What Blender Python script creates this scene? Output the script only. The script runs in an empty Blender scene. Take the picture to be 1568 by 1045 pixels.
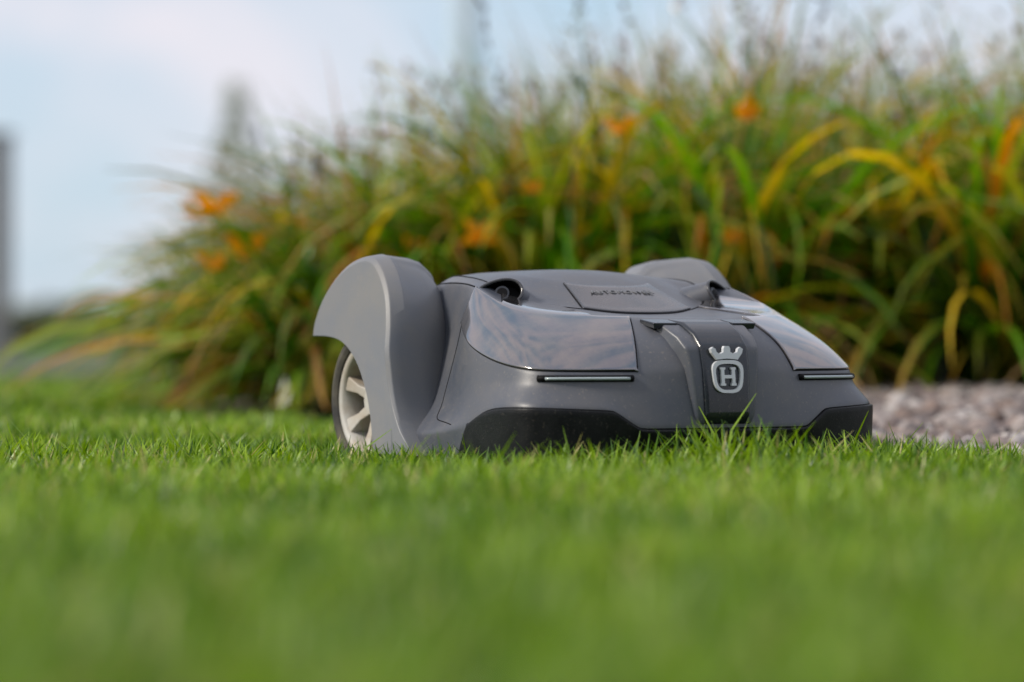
import bpy, bmesh, math, random
import numpy as np
from mathutils import Vector, Matrix
from mathutils.bvhtree import BVHTree
random.seed(4); rng=np.random.default_rng(7)
scene=bpy.context.scene
R=math.radians

# ------------------------------------------------------------------ helpers
def link(o,parent=None):
    scene.collection.objects.link(o)
    if parent: o.parent=parent
    return o
def empty(name):
    e=bpy.data.objects.new(name,None); link(e); return e
def mat(name,col,rough=.5,metal=0.,coat=0.,spec=.5,var=0.,vscale=20.,bump=0.,bscale=200.,col2=None,rvar=0.,speck=0.):
    m=bpy.data.materials.new(name); m.use_nodes=True
    nt=m.node_tree; b=nt.nodes['Principled BSDF']
    b.inputs['Base Color'].default_value=(*col,1); b.inputs['Roughness'].default_value=rough
    b.inputs['Metallic'].default_value=metal; b.inputs['Coat Weight'].default_value=coat
    b.inputs['Coat Roughness'].default_value=.06
    b.inputs['Specular IOR Level'].default_value=spec
    tc=nt.nodes.new('ShaderNodeTexCoord')
    if var>0 or col2:
        n=nt.nodes.new('ShaderNodeTexNoise'); n.inputs['Scale'].default_value=vscale; n.inputs['Detail'].default_value=6; n.inputs['Roughness'].default_value=.65
        nt.links.new(tc.outputs['Object'],n.inputs['Vector'])
        r=nt.nodes.new('ShaderNodeValToRGB'); r.color_ramp.elements[0].position=.35; r.color_ramp.elements[1].position=.7
        c2=col2 if col2 else tuple(min(1,c*(1+var)) for c in col)
        r.color_ramp.elements[0].color=(*[c*(1-var) for c in col],1); r.color_ramp.elements[1].color=(*c2,1)
        nt.links.new(n.outputs['Fac'],r.inputs['Fac']); out=r.outputs['Color']
        if speck>0:
            n3=nt.nodes.new('ShaderNodeTexNoise'); n3.inputs['Scale'].default_value=260; n3.inputs['Detail'].default_value=2
            nt.links.new(tc.outputs['Object'],n3.inputs['Vector'])
            r3=nt.nodes.new('ShaderNodeMapRange'); r3.inputs[1].default_value=.62; r3.inputs[2].default_value=.74; r3.inputs[4].default_value=speck
            nt.links.new(n3.outputs['Fac'],r3.inputs[0])
            mx=nt.nodes.new('ShaderNodeMix'); mx.data_type='RGBA'; mx.inputs[7].default_value=(.34,.29,.23,1)
            nt.links.new(r3.outputs[0],mx.inputs[0]); nt.links.new(out,mx.inputs[6]); out=mx.outputs[2]
        nt.links.new(out,b.inputs['Base Color'])
        if rvar>0:
            mr=nt.nodes.new('ShaderNodeMapRange'); mr.inputs[1].default_value=.35; mr.inputs[2].default_value=.7; mr.inputs[3].default_value=rough; mr.inputs[4].default_value=rough+rvar
            nt.links.new(n.outputs['Fac'],mr.inputs[0]); nt.links.new(mr.outputs[0],b.inputs['Roughness'])
    if bump>0:
        n2=nt.nodes.new('ShaderNodeTexNoise'); n2.inputs['Scale'].default_value=bscale; n2.inputs['Detail'].default_value=3
        nt.links.new(tc.outputs['Object'],n2.inputs['Vector'])
        bp=nt.nodes.new('ShaderNodeBump'); bp.inputs['Strength'].default_value=bump; bp.inputs['Distance'].default_value=.002
        nt.links.new(n2.outputs['Fac'],bp.inputs['Height']); nt.links.new(bp.outputs['Normal'],b.inputs['Normal'])
    return m
def leafmat(name,trans=.35,rough=.45):
    m=bpy.data.materials.new(name); m.use_nodes=True; nt=m.node_tree
    b=nt.nodes['Principled BSDF']; out=nt.nodes['Material Output']
    a=nt.nodes.new('ShaderNodeAttribute'); a.attribute_name='tint'
    b.inputs['Roughness'].default_value=rough
    nt.links.new(a.outputs['Color'],b.inputs['Base Color'])
    t=nt.nodes.new('ShaderNodeBsdfTranslucent')
    hs=nt.nodes.new('ShaderNodeHueSaturation'); hs.inputs['Value'].default_value=1.5; hs.inputs['Saturation'].default_value=1.1
    nt.links.new(a.outputs['Color'],hs.inputs['Color']); nt.links.new(hs.outputs['Color'],t.inputs['Color'])
    mx=nt.nodes.new('ShaderNodeMixShader'); mx.inputs[0].default_value=trans
    nt.links.new(b.outputs[0],mx.inputs[1]); nt.links.new(t.outputs[0],mx.inputs[2]); nt.links.new(mx.outputs[0],out.inputs['Surface'])
    return m
def npmesh(name,verts,faces,material,tint=None,parent=None,smooth=False):
    me=bpy.data.meshes.new(name); n=len(verts); m,k=faces.shape
    me.vertices.add(n); me.vertices.foreach_set('co',np.ascontiguousarray(verts,dtype=np.float32).ravel())
    me.loops.add(m*k); me.loops.foreach_set('vertex_index',faces.astype(np.int32).ravel())
    me.polygons.add(m); me.polygons.foreach_set('loop_start',(np.arange(m)*k).astype(np.int32))
    me.update(calc_edges=True)
    if smooth: me.polygons.foreach_set('use_smooth',np.ones(m,dtype=bool))
    if tint is not None:
        at=me.attributes.new('tint','FLOAT_COLOR','POINT')
        c=np.ones((n,4),dtype=np.float32); c[:,:3]=tint; at.data.foreach_set('color',c.ravel())
    me.materials.append(material)
    o=bpy.data.objects.new(name,me); link(o,parent); return o
def strips(C,W,S):
    n,k,_=C.shape
    V=np.empty((n,k,2,3)); V[:,:,0]=C-S*W[...,None]; V[:,:,1]=C+S*W[...,None]
    base=(np.arange(n)*k*2)[:,None]; j=np.arange(k-1)[None,:]*2
    F=np.stack([base+j,base+j+1,base+j+3,base+j+2],axis=-1).reshape(-1,4)
    return V.reshape(-1,3),F
def pmesh(name,verts,faces,material,parent,smooth=True,bevel=0,seg=3,angle=35):
    me=bpy.data.meshes.new(name); me.from_pydata([tuple(v) for v in verts],[],faces)
    bm=bmesh.new(); bm.from_mesh(me); bmesh.ops.recalc_face_normals(bm,faces=bm.faces); bm.to_mesh(me); bm.free()
    me.materials.append(material); o=bpy.data.objects.new(name,me); link(o,parent)
    if smooth: me.polygons.foreach_set('use_smooth',[True]*len(me.polygons))
    if bevel:
        b=o.modifiers.new('b','BEVEL'); b.width=bevel; b.segments=seg; b.limit_method='ANGLE'; b.angle_limit=R(angle)
        w=o.modifiers.new('w','WEIGHTED_NORMAL'); w.keep_sharp=False
    return o
def snoise(x,y,s=1.):
    return (np.sin(x*3.1*s+1.3*np.sin(y*2.3*s))+np.sin(y*4.3*s+2+1.7*np.sin(x*1.9*s))+np.sin((x+y)*7.7*s+1))/3

# ------------------------------------------------------------------ bed geometry
BC=np.array([1.9,8.0])
_bp=[(174,2.68),(196,2.5),(222,2.55),(241.8,3.15),(250.5,3.42),(270,3.6),(298,3.4),(341,3.07),(379,3.07),(427,2.82),(468,2.94),(503.5,2.86),(534,2.68)]
def bed_r(phi):
    d=np.degrees(phi)%360; d=np.where(d<174,d+360,d)
    return np.interp(d,[p[0] for p in _bp],[p[1] for p in _bp])
def bed_t(x,y):
    dx=x-BC[0]; dy=y-BC[1]; return np.hypot(dx,dy)/bed_r(np.arctan2(dy,dx))
def bed_z(t):
    s=np.clip((1-t)/.5,0,1); return .006+.062*s*s*(3-2*s)
CX,CY,TH=.028,5.0,R(30)
def to_local(x,y):
    dx=x-CX; dy=y-CY
    return dx*math.sin(TH)-dy*math.cos(TH), dx*math.cos(TH)+dy*math.sin(TH)

# ------------------------------------------------------------------ ground
gm=bpy.data.materials.new('lawn_soil'); gm.use_nodes=True; nt=gm.node_tree; b=nt.nodes['Principled BSDF']
b.inputs['Roughness'].default_value=.95
tc=nt.nodes.new('ShaderNodeTexCoord'); n=nt.nodes.new('ShaderNodeTexNoise'); n.inputs['Scale'].default_value=3; n.inputs['Detail'].default_value=8
nt.links.new(tc.outputs['Object'],n.inputs['Vector']); r=nt.nodes.new('ShaderNodeValToRGB')
r.color_ramp.elements[0].color=(.03,.065,.010,1); r.color_ramp.elements[1].color=(.07,.12,.02,1)
nt.links.new(n.outputs['Fac'],r.inputs['Fac']); nt.links.new(r.outputs['Color'],b.inputs['Base Color'])
N=64; gv=[(0,8,0)]; gf=[]
for ri,rad in enumerate([3,8,20,60,200,800,3000]):
    for k in range(N):
        a=2*math.pi*k/N; gv.append((rad*math.cos(a),8+rad*math.sin(a),0))
for k in range(N): gf.append((0,1+k,1+(k+1)%N))
for ri in range(6):
    for k in range(N):
        a0=1+ri*N+k;a1=1+ri*N+(k+1)%N; gf.append((a0,a0+N,a1+N,a1))
pmesh('ground',gv,gf,gm,None,smooth=False)

asph=mat('asphalt',(.07,.07,.072),.9,var=.25,vscale=4)
conc=mat('kerb_concrete',(.17,.165,.14),.85,var=.2,vscale=6)
pmesh('road',[(-200,13.6,.004),(200,13.6,.004),(200,22,.004),(-200,22,.004)],[(0,1,2,3)],asph,None,smooth=False)
kb=empty('road_kerb')
def box(name,x0,x1,y0,y1,z0,z1,m,parent,bevel=0):
    v=[(x,y,z) for x in (x0,x1) for y in (y0,y1) for z in (z0,z1)]
    f=[(0,1,3,2),(4,6,7,5),(0,4,5,1),(2,3,7,6),(0,2,6,4),(1,5,7,3)]
    return pmesh(name,v,f,m,parent,smooth=False,bevel=bevel)
for i in range(-20,20):
    box('kerb_stone',i*1.5,i*1.5+1.49,13.42,13.57,-.05,.05,conc,kb,.01)
white=mat('road_paint',(.6,.6,.58),.8,var=.2)
lm=empty('road_marking')
for i in range(-6,7): pmesh('dash',[(i*6,17.7,.008),(i*6+3,17.7,.008),(i*6+3,17.85,.008),(i*6,17.85,.008)],[(0,1,2,3)],white,lm,smooth=False)

# ------------------------------------------------------------------ grass
def grass(n,y0,y1,ka,kb_,h0,w0,name,parent=None):
    Y=rng.uniform(y0,y1,n)
    X=rng.uniform(-1,1,n)*(ka*Y+kb_)
    t=bed_t(X,Y); u,v=to_local(X,Y)
    keep=(t>1.0+rng.normal(0,.006,n))&~((u>-.1)&(u<.465)&(np.abs(v)<.24))&~((np.abs(u-.03)<.1)&(np.abs(v)<.275))
    X=X[keep];Y=Y[keep];n=len(X)
    hn=snoise(X,Y,1.6)*.5+snoise(X+7,Y,5.)*.5
    h=h0*(1+.24*hn)*rng.uniform(.65,1.25,n)
    st=rng.random(n)<.02; h[st]*=1.4
    u,v=to_local(X,Y)
    band=(u>.455)&(u<.75)&(v<.25)&(v>-.3); h[band]*=(1.12+.40*np.exp(-((v[band]+.08)/.06)**2)+.15*np.exp(-((v[band]-.12)/.05)**2))
    az=rng.uniform(0,2*np.pi,n); lean=h*rng.uniform(.1,.75,n)
    d=np.stack([np.cos(az),np.sin(az)],1)
    C=np.zeros((n,3,3)); base=np.stack([X,Y],1)
    for k,(f,z) in enumerate([(0,0),(.3,.6),(1,1)]):
        C[:,k,:2]=base+d*(lean*f)[:,None]; C[:,k,2]=h*z*(1 if k<2 else .95)
    sa=az+np.pi/2+rng.normal(0,.5,n)
    S=np.stack([np.cos(sa),np.sin(sa),np.zeros(n)],1)[:,None,:].repeat(3,1)
    w=w0*rng.uniform(.6,1.3,n); W=np.stack([w*.8,w,w*.12],1)
    V,F=strips(C,W,S)
    g1=np.array([.066,.158,.003]); g2=np.array([.27,.41,.018]); g3=np.array([.50,.46,.17]); g4=np.array([.036,.10,.006])
    pn=snoise(X*1.0+3,Y*1.3,2.6)*.55+snoise(X+1,Y*.7,.9)*.35+snoise(X*2.2,Y*1.1+4,5.5)*.35
    m=np.clip(.40+.85*pn+.25*hn+rng.normal(0,.25,n),0,1)[:,None]
    c=g1*(1-m)+g2*m
    s=rng.random(n); c[s<.05+.12*np.clip(pn,0,1)]=g3*.8; c[s>.85]=g4
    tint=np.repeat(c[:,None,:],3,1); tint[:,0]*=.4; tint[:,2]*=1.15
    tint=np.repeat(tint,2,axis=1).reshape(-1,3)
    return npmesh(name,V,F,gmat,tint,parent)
gmat=leafmat('grass_blade',.33,.4)
lawn=empty('lawn_grass')
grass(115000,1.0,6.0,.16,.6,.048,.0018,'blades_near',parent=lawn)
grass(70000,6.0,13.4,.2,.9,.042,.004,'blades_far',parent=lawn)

# ------------------------------------------------------------------ gravel bed
gbm=mat('bed_soil',(.10,.075,.06),.95,var=.4,vscale=12,bump=.5,bscale=60)
M=96; v=[(BC[0],BC[1],float(bed_z(0)))]; f=[]
rings=[.2,.4,.5,.6,.7,.8,.88,.94,1.0]
for t in rings:
    for k in range(M):
        a=2*math.pi*k/M; rr=float(bed_r(a))*t
        v.append((BC[0]+rr*math.cos(a),BC[1]+rr*math.sin(a),float(bed_z(t))))
for k in range(M): f.append((0,1+k,1+(k+1)%M))
for ri in range(len(rings)-1):
    for k in range(M):
        a0=1+ri*M+k;a1=1+ri*M+(k+1)%M; f.append((a0,a0+M,a1+M,a1))
pmesh('planting_bed',v,f,gbm,None)
bm=bmesh.new(); bmesh.ops.create_icosphere(bm,subdivisions=1,radius=1); ico=np.array([x.co[:] for x in bm.verts]); icf=np.array([[q.index for q in p.verts] for p in bm.faces]); bm.free()
def stones(n,x0,x1,y0,y1,s0,s1):
    X=rng.uniform(x0,x1,n);Y=rng.uniform(y0,y1,n); t=bed_t(X,Y); k=t<.995; X=X[k];Y=Y[k];t=t[k]; n=len(X)
    s=rng.uniform(s0,s1,n)
    A=ico[None]*(1+rng.normal(0,.18,(n,len(ico),1))); A=A*rng.uniform([.8,.8,.45],[1.3,1.2,.9],(n,3))[:,None,:]
    th=rng.uniform(0,6.28,n); c,sn=np.cos(th),np.sin(th)
    x=A[...,0]*c[:,None]-A[...,1]*sn[:,None]; y=A[...,0]*sn[:,None]+A[...,1]*c[:,None]
    tl=rng.normal(0,.4,n); z=A[...,2]*np.cos(tl)[:,None]+x*np.sin(tl)[:,None]
    P=np.stack([x,y,z],-1)*s[:,None,None]; P[...,0]+=X[:,None];P[...,1]+=Y[:,None];P[...,2]+=(bed_z(t)+s*.35)[:,None]
    F=(icf[None]+(np.arange(n)*len(ico))[:,None,None]).reshape(-1,3)
    pal=np.array([[.32,.26,.24],[.24,.19,.18],[.38,.33,.31],[.15,.13,.13],[.27,.20,.17],[.5,.46,.44]])
    c=pal[rng.integers(0,len(pal),n)]*rng.uniform(.5,.9,(n,1))
    return P.reshape(-1,3),F,np.repeat(c,len(ico),0)
a=stones(7500,.2,2.2,4.4,7.6,.012,.026); b_=stones(7000,-1,5,4.3,11,.016,.028)
V=np.concatenate([a[0],b_[0]]);F=np.concatenate([a[1],b_[1]+len(a[0])]);T=np.concatenate([a[2],b_[2]])
sm=bpy.data.materials.new('gravel_stone'); sm.use_nodes=True; nt=sm.node_tree; b=nt.nodes['Principled BSDF']; b.inputs['Roughness'].default_value=.9
at=nt.nodes.new('ShaderNodeAttribute'); at.attribute_name='tint'; nt.links.new(at.outputs['Color'],b.inputs['Base Color'])
npmesh('gravel',V,F,sm,T)

# ------------------------------------------------------------------ daylily plants
plants=empty('daylily_plants')
lfm=leafmat('daylily_leaf',.4,.30)
def Htop(x): return 1.15*np.interp(x,[-.85,-.68,-.51,-.32,-.05,.23,.59,.87,1.1,4.6],[.24,.34,.44,.55,.63,.70,.74,.67,.74,.76])
def leaves(n,X,Y,L,a0,a1,w,pal,weights,az=None,k=9,powr=1.4,tipcol=None,bri=1.):
    t=np.linspace(0,1,k)[None]
    az=rng.uniform(0,2*np.pi,n) if az is None else az
    th=a0[:,None]+(a1-a0)[:,None]*t**powr
    dr=np.sin(th);dz=np.cos(th)
    r_=np.concatenate([np.zeros((n,1)),np.cumsum((dr[:,1:]+dr[:,:-1])/2,1)],1)/(k-1)*L[:,None]
    z_=np.concatenate([np.zeros((n,1)),np.cumsum((dz[:,1:]+dz[:,:-1])/2,1)],1)/(k-1)*L[:,None]
    sway=rng.normal(0,.07,n)[:,None]*t**2*L[:,None]
    z0=bed_z(np.clip(bed_t(X,Y),0,1))
    C=np.stack([X[:,None]+r_*np.cos(az)[:,None]-sway*np.sin(az)[:,None],Y[:,None]+r_*np.sin(az)[:,None]+sway*np.cos(az)[:,None],z0[:,None]+z_],-1)
    C[...,2]=np.maximum(C[...,2],.05)
    tw=rng.normal(0,.5,n)[:,None]*t
    S=np.stack([-np.sin(az)[:,None]*np.cos(tw),np.cos(az)[:,None]*np.cos(tw),np.sin(tw)],-1)
    prof=np.clip(1.25*(1-t)**.65*(.55+.45*np.minimum(1,t*4)),.05,1)
    V,F=strips(C,w[:,None]*prof,S)
    pal=np.array(pal); ci=rng.choice(len(pal),n,p=weights); c=pal[ci]*rng.uniform(.7,1.3,(n,1))*bri
    col=np.repeat(c[:,None,:],k,1)
    tip=np.array([.46,.25,.04]) if tipcol is None else np.array(tipcol)
    tf=(np.clip((t-.55)/.45,0,1)*rng.choice([0,.3,.9],n,p=[.4,.35,.25])[:,None])[...,None]
    col=col*(1-tf)+tip*tf
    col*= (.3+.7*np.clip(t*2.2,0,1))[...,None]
    return V,F,np.repeat(col,2,axis=1).reshape(-1,3)
def collect(lst):
    off=0;Vs=[];Fs=[];Ts=[]
    for V,F,T in lst: Vs.append(V);Fs.append(F+off);Ts.append(T);off+=len(V)
    return np.concatenate(Vs),np.concatenate(Fs),np.concatenate(Ts)
cl=[]
tries=0
while len(cl)<135 and tries<20000:
    tries+=1
    x=random.uniform(-.62,4.2); y=random.uniform(7.3,10.2)
    if bed_t(x,y)>.95: continue
    if any((x-a)**2+(y-b)**2<.21**2 for a,b in cl): continue
    cl.append((x,y))
for p in [(-.58,7.95),(-.42,7.7),(-.2,7.5),(-.6,8.3),(.1,7.35),(-.4,8.1)]: cl.append(p)
G=[(.028,.095,.006),(.055,.18,.008),(.14,.32,.015),(.34,.42,.04),(.64,.44,.03),(.60,.22,.02),(.46,.30,.14),(.22,.10,.03)]
parts=[]
for (x,y) in cl:
    H=float(Htop(x)); front=y<8.0
    n=95
    X=x+rng.normal(0,.05,n);Y=y+rng.normal(0,.05,n)
    L=H*rng.uniform(.8,1.3,n)
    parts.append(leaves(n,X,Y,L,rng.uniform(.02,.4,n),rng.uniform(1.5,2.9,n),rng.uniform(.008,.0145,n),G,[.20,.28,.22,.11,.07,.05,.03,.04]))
    if front:
        n=60
        X=x+rng.normal(0,.06,n);Y=y+rng.normal(0,.05,n)
        L=rng.uniform(.35,.78,n)
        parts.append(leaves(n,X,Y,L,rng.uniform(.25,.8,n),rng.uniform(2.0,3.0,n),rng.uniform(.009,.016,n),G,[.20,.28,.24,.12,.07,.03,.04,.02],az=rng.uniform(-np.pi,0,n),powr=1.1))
    n=45
    X=x+rng.normal(0,.08,n);Y=y+rng.normal(0,.08,n)
    L=H*rng.uniform(.85,1.2,n)
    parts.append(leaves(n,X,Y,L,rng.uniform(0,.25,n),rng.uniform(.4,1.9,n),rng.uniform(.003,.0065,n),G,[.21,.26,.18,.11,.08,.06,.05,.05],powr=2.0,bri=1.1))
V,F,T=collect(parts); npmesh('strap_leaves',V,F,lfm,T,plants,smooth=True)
st=[];ends=[]
for (x,y) in cl:
    H=float(Htop(x)); n=random.choice([1,2,3,3])
    X=x+rng.normal(0,.08,n);Y=y+rng.normal(0,.08,n)
    L=H*rng.uniform(.9,1.14,n); az=rng.uniform(0,6.28,n); a0=rng.uniform(0,.12,n);a1=a0+rng.uniform(0,.3,n)
    V_,F_,T_=leaves(n,X,Y,L,a0,a1,np.full(n,.0022),[(.12,.16,.04),(.2,.14,.06)],[.6,.4],az=az)
    T_[:]=T_[-1]; st.append((V_,F_,T_))
    VV=V_.reshape(n,9,2,3).mean(2)
    for i in range(n): ends.append((VV[i,-1],VV[i,-3]))
pv=[]
for e,p in ends:
    n=random.randint(7,14); d=(e-p)
    t=rng.uniform(-.1,1,n); P=p[None]+d[None]*t[:,None]
    az=rng.uniform(0,6.28,n);el=rng.uniform(.2,1.2,n); l=rng.uniform(.012,.035,n)
    D=np.stack([np.cos(az)*np.cos(el),np.sin(az)*np.cos(el),np.sin(el)],1)*l[:,None]
    C=np.stack([P,P+D*.5,P+D],1); S=np.cross(D,[0.3,1,.2]); S/=np.linalg.norm(S,axis=1,keepdims=True)+1e-9
    W=np.stack([np.full(n,.0015),rng.uniform(.003,.005,n),np.full(n,.0006)],1)
    V_,F_=strips(C,W,S[:,None,:].repeat(3,1))
    c=np.array([(.16,.13,.1),(.2,.17,.05),(.28,.16,.08),(.12,.12,.14)])[rng.integers(0,4)]
    pv.append((V_,F_,np.tile(c,(len(V_),1))))
V,F,T=collect(st+pv); npmesh('flower_stalks',V,F,lfm,T,plants)
fl=[]
for x,y,z,sz in [(-.592,7.2,.433,.052),(-.63,7.22,.425,.038),(-.535,7.25,.342,.05),(-.60,7.2,.318,.036),(-.062,7.0,.368,.042),(.21,7.05,.585,.036),(.46,7.05,.61,.034),(.43,7.0,.37,.028),(.04,7.05,.47,.026)]:
    c=np.array([x,y,z]); m=6
    az=np.arange(m)*1.047+rng.uniform(0,1); tl=rng.uniform(.6,1.3)
    D=np.stack([np.cos(az),np.sin(az)*.7-.3,tl+.6*np.sin(az*2+x*9)],1)
    C=np.stack([c[None]+D*sz*k_ for k_ in (0.,.25,.6,.95)],1); C[:,3,2]-=sz*.35
    S=np.cross(D,[.2,1,.5]); S/=np.linalg.norm(S,axis=1,keepdims=True)
    W=np.tile(np.array([.003,.2*sz,.26*sz,.04*sz]),(m,1))
    V_,F_=strips(C,W,S[:,None,:].repeat(4,1)); col=np.tile(np.array([.85,.36,.02])*random.uniform(.85,1.05),(len(V_),1)); col[::8]*=[.8,.5,.5]; fl.append((V_,F_,col))
    zb=.06; C=np.array([[[c[0]+.03,c[1]+.25,zb],[c[0]+.01,c[1]+.08,(c[2]+zb)/2],[c[0],c[1],c[2]]]]); S=np.tile(np.array([1.,0,0]),(1,3,1))
    V_,F_=strips(C,np.full((1,3),.002),S); fl.append((V_,F_,np.tile(np.array([.1,.16,.04]),(len(V_),1))))
V,F,T=collect(fl); npmesh('orange_flowers',V,F,lfm,T,plants)

# ------------------------------------------------------------------ distant background
hm=leafmat('hedge_leaf',.2,.6)
def leafmass(name,P,size,pal,parent=None):
    n=len(P)
    az=rng.uniform(0,6.28,n);el=rng.uniform(-.6,1.2,n); D=np.stack([np.cos(az)*np.cos(el),np.sin(az)*np.cos(el),np.sin(el)],1)*size
    C=np.stack([P-D*.5,P,P+D*.5],1); S=np.cross(D,rng.normal(0,1,(n,3))); S/=np.linalg.norm(S,axis=1,keepdims=True)+1e-9
    W=np.tile(np.array([.05,.35,.05])*size,(n,1)); V,F=strips(C,W,S[:,None,:].repeat(3,1))
    pal=np.array(pal); c=pal[rng.integers(0,len(pal),n)]*rng.uniform(.7,1.2,(n,1))
    return npmesh(name,V,F,hm,np.repeat(c,6,0),parent)
n=16000; x=rng.uniform(-26,26,n); h=.42+.10*np.sin(x*.7)+.07*np.sin(x*2.3+1)
leafmass('hedge',np.stack([x,rng.uniform(44.5,46,n),rng.uniform(0,1,n)*h],1),.22,[(.09,.12,.05),(.13,.15,.07),(.16,.16,.10)])
n=22000; x=rng.uniform(-45,60,n); h=6.5+2.2*np.sin(x*.35)+1.4*np.sin(x*.9+1)+.6*np.sin(x*2.7)
leafmass('unseen_treeline',np.stack([x,rng.uniform(-34,-28,n),(rng.uniform(0,1,n)**.8)*h],1),.95,[(.03,.05,.018),(.05,.075,.025),(.07,.09,.035)])  # added out of view behind the camera to darken reflections on the mower front
ct=empty('conifer_tree')
bark=mat('bark',(.2,.18,.16),.9,var=.3,vscale=8)
def cyl(name,p0,p1,r0,r1,m,parent,n=16):
    p0=Vector(p0);p1=Vector(p1);d=(p1-p0).normalized(); a=d.orthogonal().normalized(); b=d.cross(a)
    vs=[];
    for p,r_ in ((p0,r0),(p1,r1)):
        for k in range(n): vs.append(p+a*r_*math.cos(2*math.pi*k/n)+b*r_*math.sin(2*math.pi*k/n))
    fs=[(k,(k+1)%n,n+(k+1)%n,n+k) for k in range(n)]+[tuple(range(n)),tuple(range(2*n-1,n-1,-1))]
    o=pmesh(name,vs,fs,m,parent); md=o.modifiers.new('e','EDGE_SPLIT'); md.split_angle=R(50); return o
cxx,cyy=-2.3,30
cyl('trunk',(cxx,cyy,0),(cxx,cyy,2.0),.05,.015,bark,ct)
n=420; z=rng.uniform(.15,2.25,n); r_=.30*(1-(z/2.4)**3.)*np.sqrt(rng.random(n))*(1+.25*np.sin(z*9)); a=rng.uniform(0,6.28,n)
leafmass('foliage',np.stack([cxx+r_*np.cos(a),cyy+r_*np.sin(a),z],1),.10,[(.36,.40,.32),(.42,.45,.38),(.45,.47,.42)],ct)
for i in range(10):
    z=.4+i*.17; a=i*2.4; r1=.24*(1-(z/2.35)**2.2); cyl('limb',(cxx,cyy,z),(cxx+r1*math.cos(a),cyy+r1*math.sin(a),z+.1),.012,.004,bark,ct,6)
metal=mat('painted_steel',(.56,.66,.76),.5,var=.08)
lp=empty('street_lamp'); lx,ly=-.41,32
cyl('base',(lx,ly,0),(lx,ly,.5),.17,.16,metal,lp); cyl('pole',(lx,ly,.5),(lx,ly,6.5),.125,.09,metal,lp)
cyl('arm',(lx,ly,6.4),(lx+1.1,ly,6.75),.04,.035,metal,lp)
box('lamp_head',lx+1.0,lx+1.6,ly-.12,ly+.12,6.68,6.8,metal,lp,.03)
wood=mat('weathered_wood',(.18,.18,.19),.85,var=.3,vscale=10)
wp=empty('wooden_post')
box('post',-3.34,-3.2,22.93,23.07,0,1.42,wood,wp,.015)
box('post_cap',-3.36,-3.18,22.91,23.09,1.422,1.46,wood,wp,.01)
# ------------------------------------------------------------------ MOWER
mw=empty('robotic_lawn_mower'); mw.location=(CX,CY,0); mw.rotation_euler=(0,0,-R(60))
M_body=mat('grey_plastic',(.075,.086,.112),.34,var=.12,vscale=14,bump=.08,bscale=900,col2=(.105,.105,.115),rvar=.14,speck=.22)
M_fend=mat('fender_plastic',(.165,.176,.20),.40,var=.10,vscale=12,bump=.08,bscale=900,col2=(.19,.186,.185),rvar=.12,speck=.15)
M_hood=mat('gloss_panel',(.19,.195,.225),.07,metal=.8,coat=.9,var=.12,vscale=22,col2=(.26,.24,.23),rvar=.14,speck=.10)
M_dark=mat('dark_panel',(.012,.016,.024),.26,var=.15,vscale=25,coat=.2,speck=.10)
M_lid=mat('lid_plastic',(.05,.05,.056),.20,metal=.3,var=.1,coat=.5,rvar=.15,speck=.15)
M_rub=mat('bumper_rubber',(.004,.005,.007),.42,spec=.22,var=.3,vscale=40,bump=.2,bscale=600,col2=(.010,.011,.012),speck=.08)
M_blk=mat('black_recess',(.003,.003,.004),.6,spec=.15)
M_silver=mat('emblem_silver',(.62,.64,.67),.35,metal=.1)
M_led=mat('light_strip_lens',(.36,.42,.44),.25,coat=.5)
M_rim=mat('wheel_rim',(.60,.59,.56),.55,var=.2,vscale=25,col2=(.36,.30,.23))
M_tire=mat('tyre_rubber',(.03,.03,.032),.8,var=.3,vscale=30,col2=(.09,.08,.06))

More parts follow.
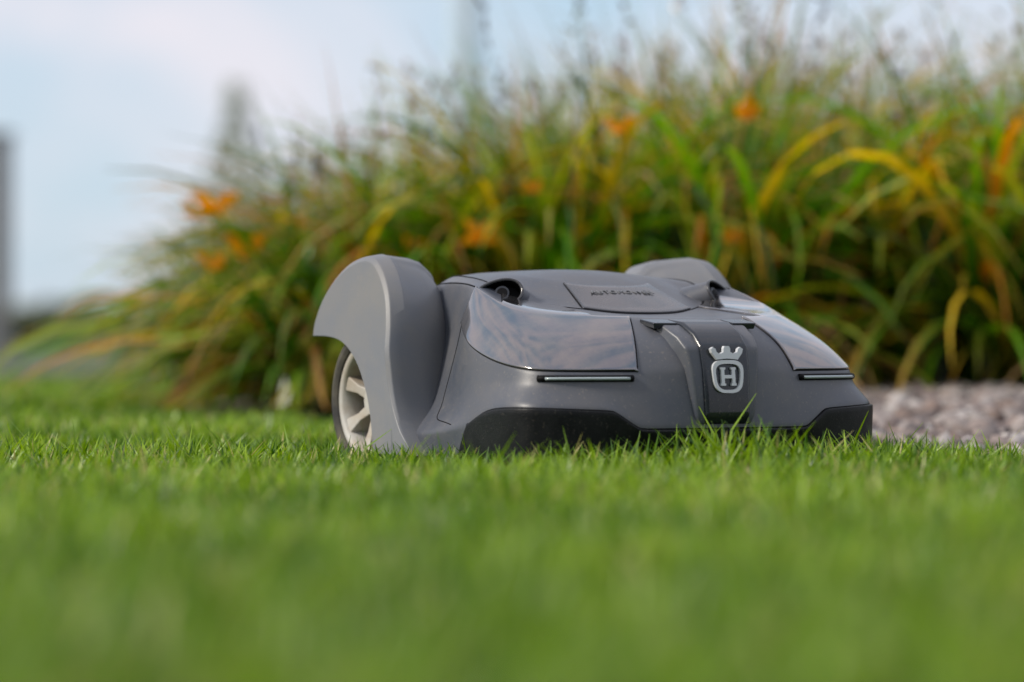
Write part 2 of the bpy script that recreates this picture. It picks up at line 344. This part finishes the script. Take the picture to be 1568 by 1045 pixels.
rings=[
[(.478,0,.03),(.478,-.06,.03),(.475,-.12,.03),(.472,-.165,.028),(.464,-.225,.024),(.435,-.272,.022),(.345,-.27,.028),(.265,-.264,.032),(.19,-.268,.034),(.13,-.27,.034),(0,-.165,.04),(-.09,-.15,.05),(-.10,0,.05)],
[(.490,0,.076),(.489,-.06,.076),(.485,-.127,.076),(.477,-.160,.100),(.464,-.225,.103),(.437,-.275,.105),(.35,-.272,.103),(.30,-.268,.08),(.20,-.272,.064),(.13,-.275,.066),(0,-.17,.07),(-.10,-.15,.08),(-.11,0,.08)],
[(.487,0,.112),(.485,-.06,.112),(.476,-.122,.113),(.464,-.165,.124),(.445,-.22,.128),(.415,-.258,.130),(.34,-.262,.130),(.275,-.257,.118),(.20,-.245,.10),(.135,-.232,.10),(0,-.17,.12),(-.10,-.15,.13),(-.12,0,.13)],
[(.482,0,.150),(.480,-.06,.150),(.466,-.118,.146),(.456,-.165,.146),(.442,-.217,.146),(.414,-.252,.147),(.335,-.256,.158),(.25,-.248,.182),(.205,-.226,.21),(.15,-.198,.20),(0,-.168,.18),(-.10,-.15,.17),(-.12,0,.17)],
[(.465,0,.185),(.462,-.06,.185),(.446,-.108,.186),(.43,-.157,.184),(.408,-.203,.183),(.375,-.236,.184),(.308,-.24,.198),(.243,-.229,.219),(.20,-.212,.236),(.15,-.192,.235),(0,-.165,.24),(-.10,-.145,.2),(-.12,0,.2)],
[(.415,0,.214),(.41,-.055,.214),(.395,-.085,.216),(.375,-.128,.217),(.345,-.168,.219),(.305,-.196,.225),(.265,-.203,.234),(.23,-.202,.246),(.195,-.199,.256),(.14,-.185,.262),(0,-.155,.265),(-.09,-.13,.235),(-.11,0,.24)],
[(.300,0,.219),(.296,-.05,.220),(.275,-.085,.226),(.255,-.108,.229),(.232,-.13,.233),(.208,-.147,.240),(.185,-.157,.250),(.165,-.162,.262),(.14,-.163,.267),(.1,-.158,.271),(0,-.13,.275),(-.07,-.11,.258),(-.09,0,.26)],
[(.212,0,.2575),(.208,-.045,.258),(.192,-.066,.262),(.178,-.08,.266),(.163,-.092,.269),(.148,-.1,.271),(.13,-.106,.273),(.115,-.109,.2745),(.1,-.11,.2755),(.07,-.108,.277),(0,-.095,.278),(-.045,-.07,.27),(-.06,0,.272)],
]
RG=[list(r) for r in rings]
r8=[(.07+(u-.07)*.55,v_*.55,.2805) for u,v_,z in rings[-1]]; rings.append(r8)
ns=24
cv=[]
for rg in rings:
    cv+=list(rg)+[(u,-v_,z) for u,v_,z in rg[11:0:-1]]
cv.append((.07,0,.2825)); cv.append((.2,0,.04))
cf_=[];cm=[]
def st_half(k): return k if k<12 else 23-k
for ri in range(len(rings)-1):
    for k in range(ns):
        a=ri*ns+k; b2=ri*ns+(k+1)%ns
        cf_.append((a,b2,b2+ns,a+ns)); s=st_half(k); m=0
        if ri==0 and s<=6: m=2
        if ri in(3,4) and 2<=s<=7: m=1
        if ri==5 and 3<=s<=5: m=1
        if ri==6 and s<=1: m=4
        cm.append(m)
top=(len(rings)-1)*ns
for k in range(ns): cf_.append((top+k,top+(k+1)%ns,len(cv)-2)); cm.append(0)
for k in range(ns): cf_.append(((k+1)%ns,k,len(cv)-1)); cm.append(0)
me=bpy.data.meshes.new('cage'); me.from_pydata(cv,[],cf_)
for m_ in (M_body,M_hood,M_rub,M_dark,M_lid): me.materials.append(m_)
me.polygons.foreach_set('material_index',cm)
bm=bmesh.new(); bm.from_mesh(me); bm.verts.ensure_lookup_table()
bmesh.ops.recalc_face_normals(bm,faces=bm.faces)
cl_=bm.edges.layers.float.new('crease_edge'); vl_=bm.verts.layers.float.new('crease_vert')
for v_ in bm.verts:
    if v_.index//ns==1 and min(v_.index%ns,24-v_.index%ns) in (2,3,7): v_[vl_]=.8
for e in bm.edges:
    i,j=sorted(x.index for x in e.verts)
    if j<len(rings)*ns and i//ns==j//ns:
        rg=i//ns; e[cl_]={0:.6,1:.9,2:.35,3:.6,5:.75,6:.6,7:.75}.get(rg,0)
    elif j<len(rings)*ns and i%ns==j%ns:
        s=min(i%ns,24-i%ns); rg=i//ns
        if s==2 and rg in(3,4): e[cl_]=.7
        if s==8 and rg in(3,4): e[cl_]=.6
        if s==2 and rg in(6,): e[cl_]=.8
bm.to_mesh(me); bm.free()
tmp=bpy.data.objects.new('cage',me); link(tmp)
sb=tmp.modifiers.new('s','SUBSURF'); sb.levels=3; sb.render_levels=3
dg=bpy.context.evaluated_depsgraph_get(); fm=bpy.data.meshes.new_from_object(tmp.evaluated_get(dg))
bpy.data.objects.remove(tmp)
fm.polygons.foreach_set('use_smooth',[True]*len(fm.polygons))
body=bpy.data.objects.new('body_shell',fm); link(body,mw)
bvh=BVHTree.FromPolygons([v_.co[:] for v_ in fm.vertices],[tuple(p.vertices) for p in fm.polygons])
def extract(name,mi,off,material,bev=.0012):
    bm=bmesh.new(); bm.from_mesh(fm)
    bm.normal_update()
    for v_ in bm.verts: v_.co+=v_.normal*off
    bmesh.ops.delete(bm,geom=[f_ for f_ in bm.faces if f_.material_index!=mi],context='FACES')
    for f_ in bm.faces: f_.material_index=0; f_.smooth=True
    nm=bpy.data.meshes.new(name)
    bm.verts.ensure_lookup_table(); mv={}
    for v_ in bm.verts:
        if v_.is_boundary:
            inn=[e.other_vert(v_).co for e in v_.link_edges if not e.is_boundary]
            if inn:
                c=sum(inn,Vector())/len(inn); d=c-v_.co
                if d.length>0: mv[v_]=v_.co+d.normalized()*min(.0022,d.length*.5)
    for v_,c in mv.items(): v_.co=c
    bm.to_mesh(nm); bm.free(); nm.materials.append(material)
    o=bpy.data.objects.new(name,nm); link(o,mw)
    s=o.modifiers.new('so','SOLIDIFY'); s.thickness=off+.004; s.offset=-1
    b=o.modifiers.new('b','BEVEL'); b.width=bev; b.segments=3; b.limit_method='ANGLE'; b.angle_limit=R(50)
    return o
extract('hood_panels',1,.0028,M_hood)
extract('bumper',2,.004,M_rub,.002)
extract('control_lid',4,.0025,M_lid)
for i,mm in ((1,M_blk),(4,M_blk),(2,M_blk),(3,M_body)): fm.materials[i]=mm

def ray(o,d):
    h=bvh.ray_cast(Vector(o),Vector(d).normalized()); return h[0],h[1]
def tube(name,pts,rad,material,closed=False,flat=1.):
    n=8; vs=[];fs=[]; P=[Vector(p) for p in pts]; L=len(P)
    for i,p in enumerate(P):
        a=P[(i-1)%L] if (closed or i>0) else p; b=P[(i+1)%L] if (closed or i<L-1) else p
        d=(b-a).normalized(); s=d.cross(Vector((0,0,1))); s=s.normalized() if s.length>.05 else Vector((0,1,0)); t=s.cross(d)
        for k in range(n):
            an=2*math.pi*k/n; vs.append(p+s*rad*math.cos(an)+t*rad*flat*math.sin(an))
    for i in range(L if closed else L-1):
        for k in range(n):
            j=(i+1)%L; fs.append((i*n+k,i*n+(k+1)%n,j*n+(k+1)%n,j*n+k))
    if not closed: fs+= [tuple(range(n)),tuple(range((L-1)*n,L*n))]
    return pmesh(name,vs,fs,material,mw)
def surf_path(pts,m=8):
    out=[]
    for a,b in zip(pts[:-1],pts[1:]):
        for i in range(m):
            p=Vector(a).lerp(Vector(b),i/m); h=bvh.find_nearest(p); out.append(h[0])
    out.append(bvh.find_nearest(Vector(pts[-1]))[0]); 
    return out
def smoothp(P,it=6):
    for _ in range(it):
        P=[P[0]]+[(P[i-1]+P[i]*2+P[i+1])/4 for i in range(1,len(P)-1)]+[P[-1]]
    return [bvh.find_nearest(p)[0] for p in P]
for sg in (-1,1):
    mir=lambda L:[(u,-sg*v_,z) for u,v_,z in L]
    tube('panel_seam',smoothp(surf_path(mir([RG[6][2],RG[6][3],RG[6][4],RG[6][5],RG[6][6],RG[6][7],RG[6][8],RG[6][9],RG[6][10]]))),.0011,M_blk)
    tube('panel_seam',smoothp(surf_path(mir([RG[5][8],RG[5][9],RG[5][10]]))),.0011,M_blk)
    tube('panel_seam',smoothp(surf_path(mir([RG[3][8],(.185,-.232,.165),(.175,-.245,.12),(.19,-.262,.085),(.25,-.262,.075)]))),.0007,M_blk)
def front_pts(z,v0,v1,n,off=.001):
    out=[]
    for i in range(n):
        v_=v0+(v1-v0)*i/(n-1); h,_=ray((.7,v_,z),(-1,0,0))
        if h: out.append(h+Vector((off,0,0)))
    return out
for sg in (-1,1):
    tube('light_strip_slot',front_pts(.1385,sg*.126,sg*.240,22,.0005),.0048,M_blk,flat=.9)
    tube('light_strip',front_pts(.1385,sg*.132,sg*.234,20,.0035),.0028,M_led,flat=.8)

prof0=[(-.1125,.193),(-.113,.213),(-.099,.245),(-.072,.272),(-.038,.292),(0,.302),(.028,.3025),(.052,.294),(.078,.274),(.100,.246),(.115,.21),(.125,.165),(.138,.11),(.158,.07),(.19,.035)]
cut0=[(.08,.035),(.072,.085),(.055,.126),(.025,.163),(-.014,.183),(-.055,.190),(-.1,.191)]
def crom(P,m):
    out=[]
    for i in range(len(P)-1):
        p0=P[max(0,i-1)];p1=P[i];p2=P[i+1];p3=P[min(len(P)-1,i+2)]
        for k in range(m):
            t=k/m; out.append(tuple(.5*((2*p1[q])+(-p0[q]+p2[q])*t+(2*p0[q]-5*p1[q]+4*p2[q]-p3[q])*t*t+(-p0[q]+3*p1[q]-3*p2[q]+p3[q])*t**3) for q in (0,1))+(i+t,))
    out.append((*P[-1],float(len(P)-1))); return out
prof=crom(prof0,4)+[(a,b,99.) for a,b,_ in crom(cut0,3)]
def fender(sg):
    secs=[(.292,.011),(.288,.005),(.268,.0015),(.235,0),(.2,.001),(.182,.005),(.165,.02)]
    vs=[];fs=[];n=len(prof)
    for (vv,sh) in secs:
        inb=min(1,max(0,(.27-vv)/.09))
        for (u,z,i) in prof:
            uu,zz=u,z
            if i<50:
                cxp,czp=.03,.15
                d=math.hypot(uu-cxp,zz-czp)
                if z>.05: k=max(0,1-sh/d); uu=cxp+(uu-cxp)*k; zz=czp+(zz-czp)*k
                uu-=.030*inb*float(np.interp(i,[5,7,11,13,14],[0,1,1,.5,0]))
                zz-=.010*inb*float(np.interp(i,[4,6,9,11],[0,1,1,0]))
            lean=-.022*max(0,(zz-.17)/.13) if vv>.25 else 0
            vs.append((uu,sg*(vv+lean),zz))
    for s in range(len(secs)-1):
        for i in range(n):
            j=(i+1)%n; fs.append((s*n+i,s*n+j,(s+1)*n+j,(s+1)*n+i))
    fs.append(tuple(range(n))); fs.append(tuple(range((len(secs)-1)*n,len(secs)*n)))
    return pmesh('wheel_fender',vs,fs,M_fend,mw,bevel=.0035,seg=3,angle=30)
fender(-1);fender(1)

def wheel(sg):
    cx_,cz=.016,.104; K=.86
    n=72; vs=[];fs=[]
    pr=[(.215,.085),(.215,.108),(.222,.115),(.262,.115),(.272,.110),(.275,.098),(.272,.09),(.262,.087)]
    for k in range(n):
        a=2*math.pi*k/n; tr=.004 if k%3==0 else 0
        for vv,rr in pr:
            r_=(rr+(tr if rr>.112 else 0))*K; vs.append((cx_+r_*math.cos(a),sg*vv,cz+r_*math.sin(a)))
    m=len(pr)
    for k in range(n):
        for i in range(m):
            fs.append((k*m+i,k*m+(i+1)%m,((k+1)%n)*m+(i+1)%m,((k+1)%n)*m+i))
    pmesh('tyre',vs,fs,M_tire,mw,bevel=.001,seg=1)
    vs=[];fs=[];pr=[(.222,.092),(.268,.092),(.271,.086),(.268,.078),(.25,.076),(.222,.076)]; m=len(pr)
    for k in range(n):
        a=2*math.pi*k/n
        for vv,rr in pr: vs.append((cx_+rr*K*math.cos(a),sg*vv,cz+rr*K*math.sin(a)))
    for k in range(n):
        for i in range(m): fs.append((k*m+i,k*m+(i+1)%m,((k+1)%n)*m+(i+1)%m,((k+1)%n)*m+i))
    pmesh('rim_ring',vs,fs,M_rim,mw)
    for s in range(7):
        a=2*math.pi*s/7+.1; ca,sa=math.cos(a),math.sin(a); vs=[]
        for vv in (.266,.238):
            for rr,w in ((.018,.010),(.05,.007),(.08,.013),(.08,-.013),(.05,-.007),(.018,-.010)):
                v2=vv-(0.016*(1-rr/.08) if vv>.25 else 0)
                vs.append((cx_+(rr*ca-w*sa)*K,sg*v2,cz+(rr*sa+w*ca)*K))
        fs=[tuple(range(6)),tuple(range(11,5,-1))]+[(i,(i+1)%6,6+(i+1)%6,6+i) for i in range(6)]
        pmesh('spoke',vs,fs,M_rim,mw,bevel=.002,seg=2)
    cyl('hub',(cx_,sg*.22,cz),(cx_,sg*.262,cz),.024,.018,M_rim,mw,24)
    cyl('wheel_back',(cx_,sg*.20,cz),(cx_,sg*.226,cz),.074,.074,M_blk,mw,40)
wheel(-1);wheel(1)
for sg in (-1,1): cyl('caster_wheel',(.36,sg*.13,.035),(.36,sg*.17,.035),.034,.034,M_tire,mw,24)

bp_=[(.405,.214),(.443,.203),(.468,.190),(.482,.176),(.488,.150),(.491,.118),(.492,.092),(.490,.079)]
VS=-.003
def column(name,hw,off,material,bev):
    vs=[];fs=[]; n=len(bp_)
    for side in (0,1):
        for sg in (-1,1):
            for i,(u,z) in enumerate(bp_):
                t=i/(n-1); w=hw[0]+(hw[1]-hw[0])*t
                o=off if side==0 else -.02
                a=bp_[max(0,i-1)];c=bp_[min(n-1,i+1)]; d=Vector((c[0]-a[0],c[1]-a[1])).normalized(); nn=Vector((-d.y,d.x))
                if nn.x<0: nn=-nn
                if side==0 and i in(0,n-1): o=.0
                ww=w if side==1 else w-.004
                vs.append((u+nn.x*o,sg*ww+VS,z+nn.y*o))
    g=lambda s,q,i:(s*2+q)*n+i
    for i in range(n-1):
        fs.append((g(0,0,i),g(0,1,i),g(0,1,i+1),g(0,0,i+1)))
        fs.append((g(1,0,i),g(1,1,i),g(1,1,i+1),g(1,0,i+1)))
        for q in(0,1): fs.append((g(0,q,i),g(0,q,i+1),g(1,q,i+1),g(1,q,i)))
    for i in (0,n-1): fs.append((g(0,0,i),g(0,1,i),g(1,1,i),g(1,0,i)))
    return pmesh(name,vs,fs,material,mw,bevel=bev,seg=4,angle=30)
column('badge_base',(.070,.044),.002,M_body,.004)
column('badge_column',(.042,.036),.007,M_dark,.004)
ez=.148; eu=.4965; ES=.93
def emb(P): return [(x*ES+VS-.001,y*ES) for x,y in P]
def epl(name,poly,th=.002,material=M_silver):
    poly=emb(poly); n=len(poly); tilt=lambda y: eu-(y)*.11
    vs=[(tilt(y)+th,x,ez+y) for x,y in poly]+[(tilt(y)-.003,x,ez+y) for x,y in poly]
    fs=[tuple(range(n)),tuple(range(2*n-1,n-1,-1))]+[(i,(i+1)%n,n+(i+1)%n,n+i) for i in range(n)]
    return pmesh(name,vs,fs,material,mw,smooth=False)
def ringpoly(name,outer,inner):
    outer=emb(outer);inner=emb(inner)
    n=len(outer); tilt=lambda y: eu-y*.11
    vs=[];
    for P in(outer,inner):
        for x,y in P: vs.append((tilt(y)+.002,x,ez+y))
    for P in(outer,inner):
        for x,y in P: vs.append((tilt(y)-.003,x,ez+y))
    fs=[]
    for i in range(n):
        j=(i+1)%n; fs+=[(i,j,n+j,n+i),(2*n+i,2*n+j,j,i),(n+i,n+j,3*n+j,3*n+i),(2*n+i,3*n+i,3*n+j,2*n+j)]
    return pmesh(name,vs,fs,M_silver,mw,smooth=False)
def sq(a,b,cy_,p,n=48):
    o=[]
    for k in range(n):
        t=2*math.pi*k/n; c,s=math.cos(t),math.sin(t)
        x=a*math.copysign(abs(c)**(2/p),c); y=b*math.copysign(abs(s)**(2/p),s)
        x*=1+.10*(y/b); o.append((x,cy_+y))
    return o
ringpoly('emblem_shield',sq(.0245,.0225,-.008,3.2),sq(.0195,.0178,-.0085,3.2))
H=[(-.0125,-.0205),(-.0045,-.0205),(-.0045,-.0175),(-.0062,-.0175),(-.0062,-.0105),(.0062,-.0105),(.0062,-.0175),(.0045,-.0175),(.0045,-.0205),(.0125,-.0205),(.0125,-.0175),(.0112,-.0175),(.0112,.0015),(.0125,.0015),(.0125,.0045),(.0045,.0045),(.0045,.0015),(.0062,.0015),(.0062,-.006),(-.0062,-.006),(-.0062,.0015),(-.0045,.0015),(-.0045,.0045),(-.0125,.0045),(-.0125,.0015),(-.0112,.0015),(-.0112,-.0175),(-.0125,-.0175)]
epl('emblem_letter',H)
crown=[(-.017,.0150),(-.0245,.024),(-.0262,.0295),(-.022,.032),(-.0180,.0295),(-.0170,.0255),(-.0115,.0225),(-.0055,.0255),(-.0055,.030),(-.0035,.0335),(.0035,.0335),(.0055,.030),(.0055,.0255),(.0115,.0225),(.0170,.0255),(.0180,.0295),(.022,.032),(.0262,.0295),(.0245,.024),(.017,.0150),(.0,.0165)]
epl('emblem_crown',crown)
for sg in(-1,1):
    c=Vector((.428,sg*.060,.2075)); vs=[]
    for du,dv,dz in [(-.02,-.02,.001),(.012,-.018,-.004),(.012,.018,-.004),(-.02,.02,.001)]: vs.append(c+Vector((du,dv,dz+.005)))
    for du,dv,dz in [(-.02,-.02,.0),(.010,-.016,-.006),(.010,.016,-.006),(-.02,.02,0)]: vs.append(c+Vector((du,dv,dz-.001)))
    pmesh('sensor_visor',vs,[(0,1,2,3),(7,6,5,4),(0,4,5,1),(1,5,6,2),(2,6,7,3),(3,7,4,0)],M_dark,mw,bevel=.0015)
for sg in(-1,1):
    nrm=Vector((.66,sg*.42,.36)).normalized(); g=Vector((.205,sg*.168,.248))
    h,_=ray(g+nrm*.08,-nrm); h=h or g
    t1=nrm.cross(Vector((0,0,1))).normalized(); t2=t1.cross(nrm).normalized()
    if t2.z<0: t2=-t2
    P=[]
    for k in range(32):
        a=2*math.pi*k/32; x=.029*math.cos(a); y=.0165*math.sin(a)*(1-.35*math.cos(a)*(1 if t1.y*sg>0 else -1))
        P.append(h+nrm*.008+t1*x+t2*y)
    m=32; vs=P+[h-nrm*.03+(p-h-nrm*.008)*1.45 for p in P]
    pmesh('sensor_housing',vs,[(i,(i+1)%m,m+(i+1)%m,m+i) for i in range(m)],M_body,mw)
    tube('sensor_rim',P,.0022,M_lid,closed=True)
    Q=[p-nrm*.0005 for p in P]; D=[h-nrm*.010+(p-h-nrm*.008)*.85 for p in P]
    pmesh('sensor_recess',Q+D,[tuple(range(m,2*m))]+[(i,(i+1)%m,m+(i+1)%m,m+i) for i in range(m)],M_blk,mw,smooth=False)
    c=h-nrm*.006+t1*(.002 if t1.y*sg<0 else -.002)
    cyl('sensor_lens',c,c+nrm*.010,.0105,.0095,M_dark,mw,24)
    cyl('sensor_mesh',c+nrm*.010,c+nrm*.0108,.007,.0065,M_blk,mw,24)
fc=bpy.data.curves.new('lid_text','FONT'); fc.body='AUTOMOWER'; fc.size=.014; fc.extrude=.0005; fc.align_x='CENTER'; fc.align_y='CENTER'; fc.space_character=1.1
to=bpy.data.objects.new('lid_text',fc); link(to); dg=bpy.context.evaluated_depsgraph_get(); tm=bpy.data.meshes.new_from_object(to.evaluated_get(dg)); bpy.data.objects.remove(to)
tm.materials.append(M_fend); to=bpy.data.objects.new('lid_text',tm); link(to,mw)
p,nm_=ray((.235,0,.5),(0,0,-1)); nm_=nm_ if nm_.z>0 else -nm_
xa=Vector((0,1,0)); za=Vector((nm_.x,0,nm_.z)).normalized(); ya=za.cross(xa)
mt=Matrix((xa,ya,za)).transposed().to_4x4(); mt.translation=p+za*.0030; to.matrix_local=mt

# ------------------------------------------------------------------ light & world
SUN_EL=R(36)
sd=Vector((-.92,-.30,0)).normalized()
ld=Vector((sd.x*math.cos(SUN_EL),sd.y*math.cos(SUN_EL),math.sin(SUN_EL)))
sl=bpy.data.lights.new('sun','SUN'); sl.energy=3.6; sl.angle=R(10); sl.color=(1,.92,.80)
so=bpy.data.objects.new('sun',sl); link(so); so.rotation_euler=ld.to_track_quat('Z','Y').to_euler()
w=bpy.data.worlds.new('World'); scene.world=w; w.use_nodes=True; nt=w.node_tree; bg=nt.nodes['Background']
sky=nt.nodes.new('ShaderNodeTexSky'); sky.sky_type='NISHITA'; sky.sun_disc=False; sky.sun_elevation=SUN_EL; sky.sun_rotation=math.atan2(sd.x,sd.y)
sky.air_density=1.; sky.dust_density=.5; sky.ozone_density=1.5
tc=nt.nodes.new('ShaderNodeTexCoord'); mp=nt.nodes.new('ShaderNodeMapping'); mp.inputs['Scale'].default_value=(1,1,1.9); mp.inputs['Location'].default_value=(.42,.1,.05); mp.inputs['Rotation'].default_value=(0,.35,0)
nt.links.new(tc.outputs['Generated'],mp.inputs['Vector'])
no=nt.nodes.new('ShaderNodeTexNoise'); no.inputs['Scale'].default_value=7; no.inputs['Detail'].default_value=3; no.inputs['Roughness'].default_value=.5; no.inputs['Distortion'].default_value=.5
nt.links.new(mp.outputs['Vector'],no.inputs['Vector'])
cr=nt.nodes.new('ShaderNodeValToRGB'); cr.color_ramp.elements[0].position=.36; cr.color_ramp.elements[1].position=.60
nt.links.new(no.outputs['Fac'],cr.inputs['Fac'])
mx=nt.nodes.new('ShaderNodeMix'); mx.data_type='RGBA'
skm=nt.nodes.new('ShaderNodeMix'); skm.data_type='RGBA'; skm.inputs[0].default_value=.7
nt.links.new(sky.outputs[0],skm.inputs[6]); skm.inputs[7].default_value=(5.4,7.2,9.0,1)
nt.links.new(cr.outputs['Color'],mx.inputs[0]); nt.links.new(skm.outputs[2],mx.inputs[6]); mx.inputs[7].default_value=(8.8,8.1,8.6,1)
nt.links.new(mx.outputs[2],bg.inputs['Color']); bg.inputs['Strength'].default_value=.105

# ------------------------------------------------------------------ camera
cam=bpy.data.cameras.new('camera'); co=bpy.data.objects.new('camera',cam); link(co)
co.location=(0,0,.2); co.rotation_euler=(R(90)-17.5/5520,0,0)
cam.sensor_width=36; cam.lens=5520/1568*36; cam.clip_start=.05; cam.clip_end=5000
cam.dof.use_dof=True; cam.dof.focus_distance=4.66; cam.dof.aperture_fstop=2.3; cam.dof.aperture_blades=9
scene.camera=co
scene.view_settings.view_transform='Standard'; scene.view_settings.look='None'; scene.view_settings.exposure=0
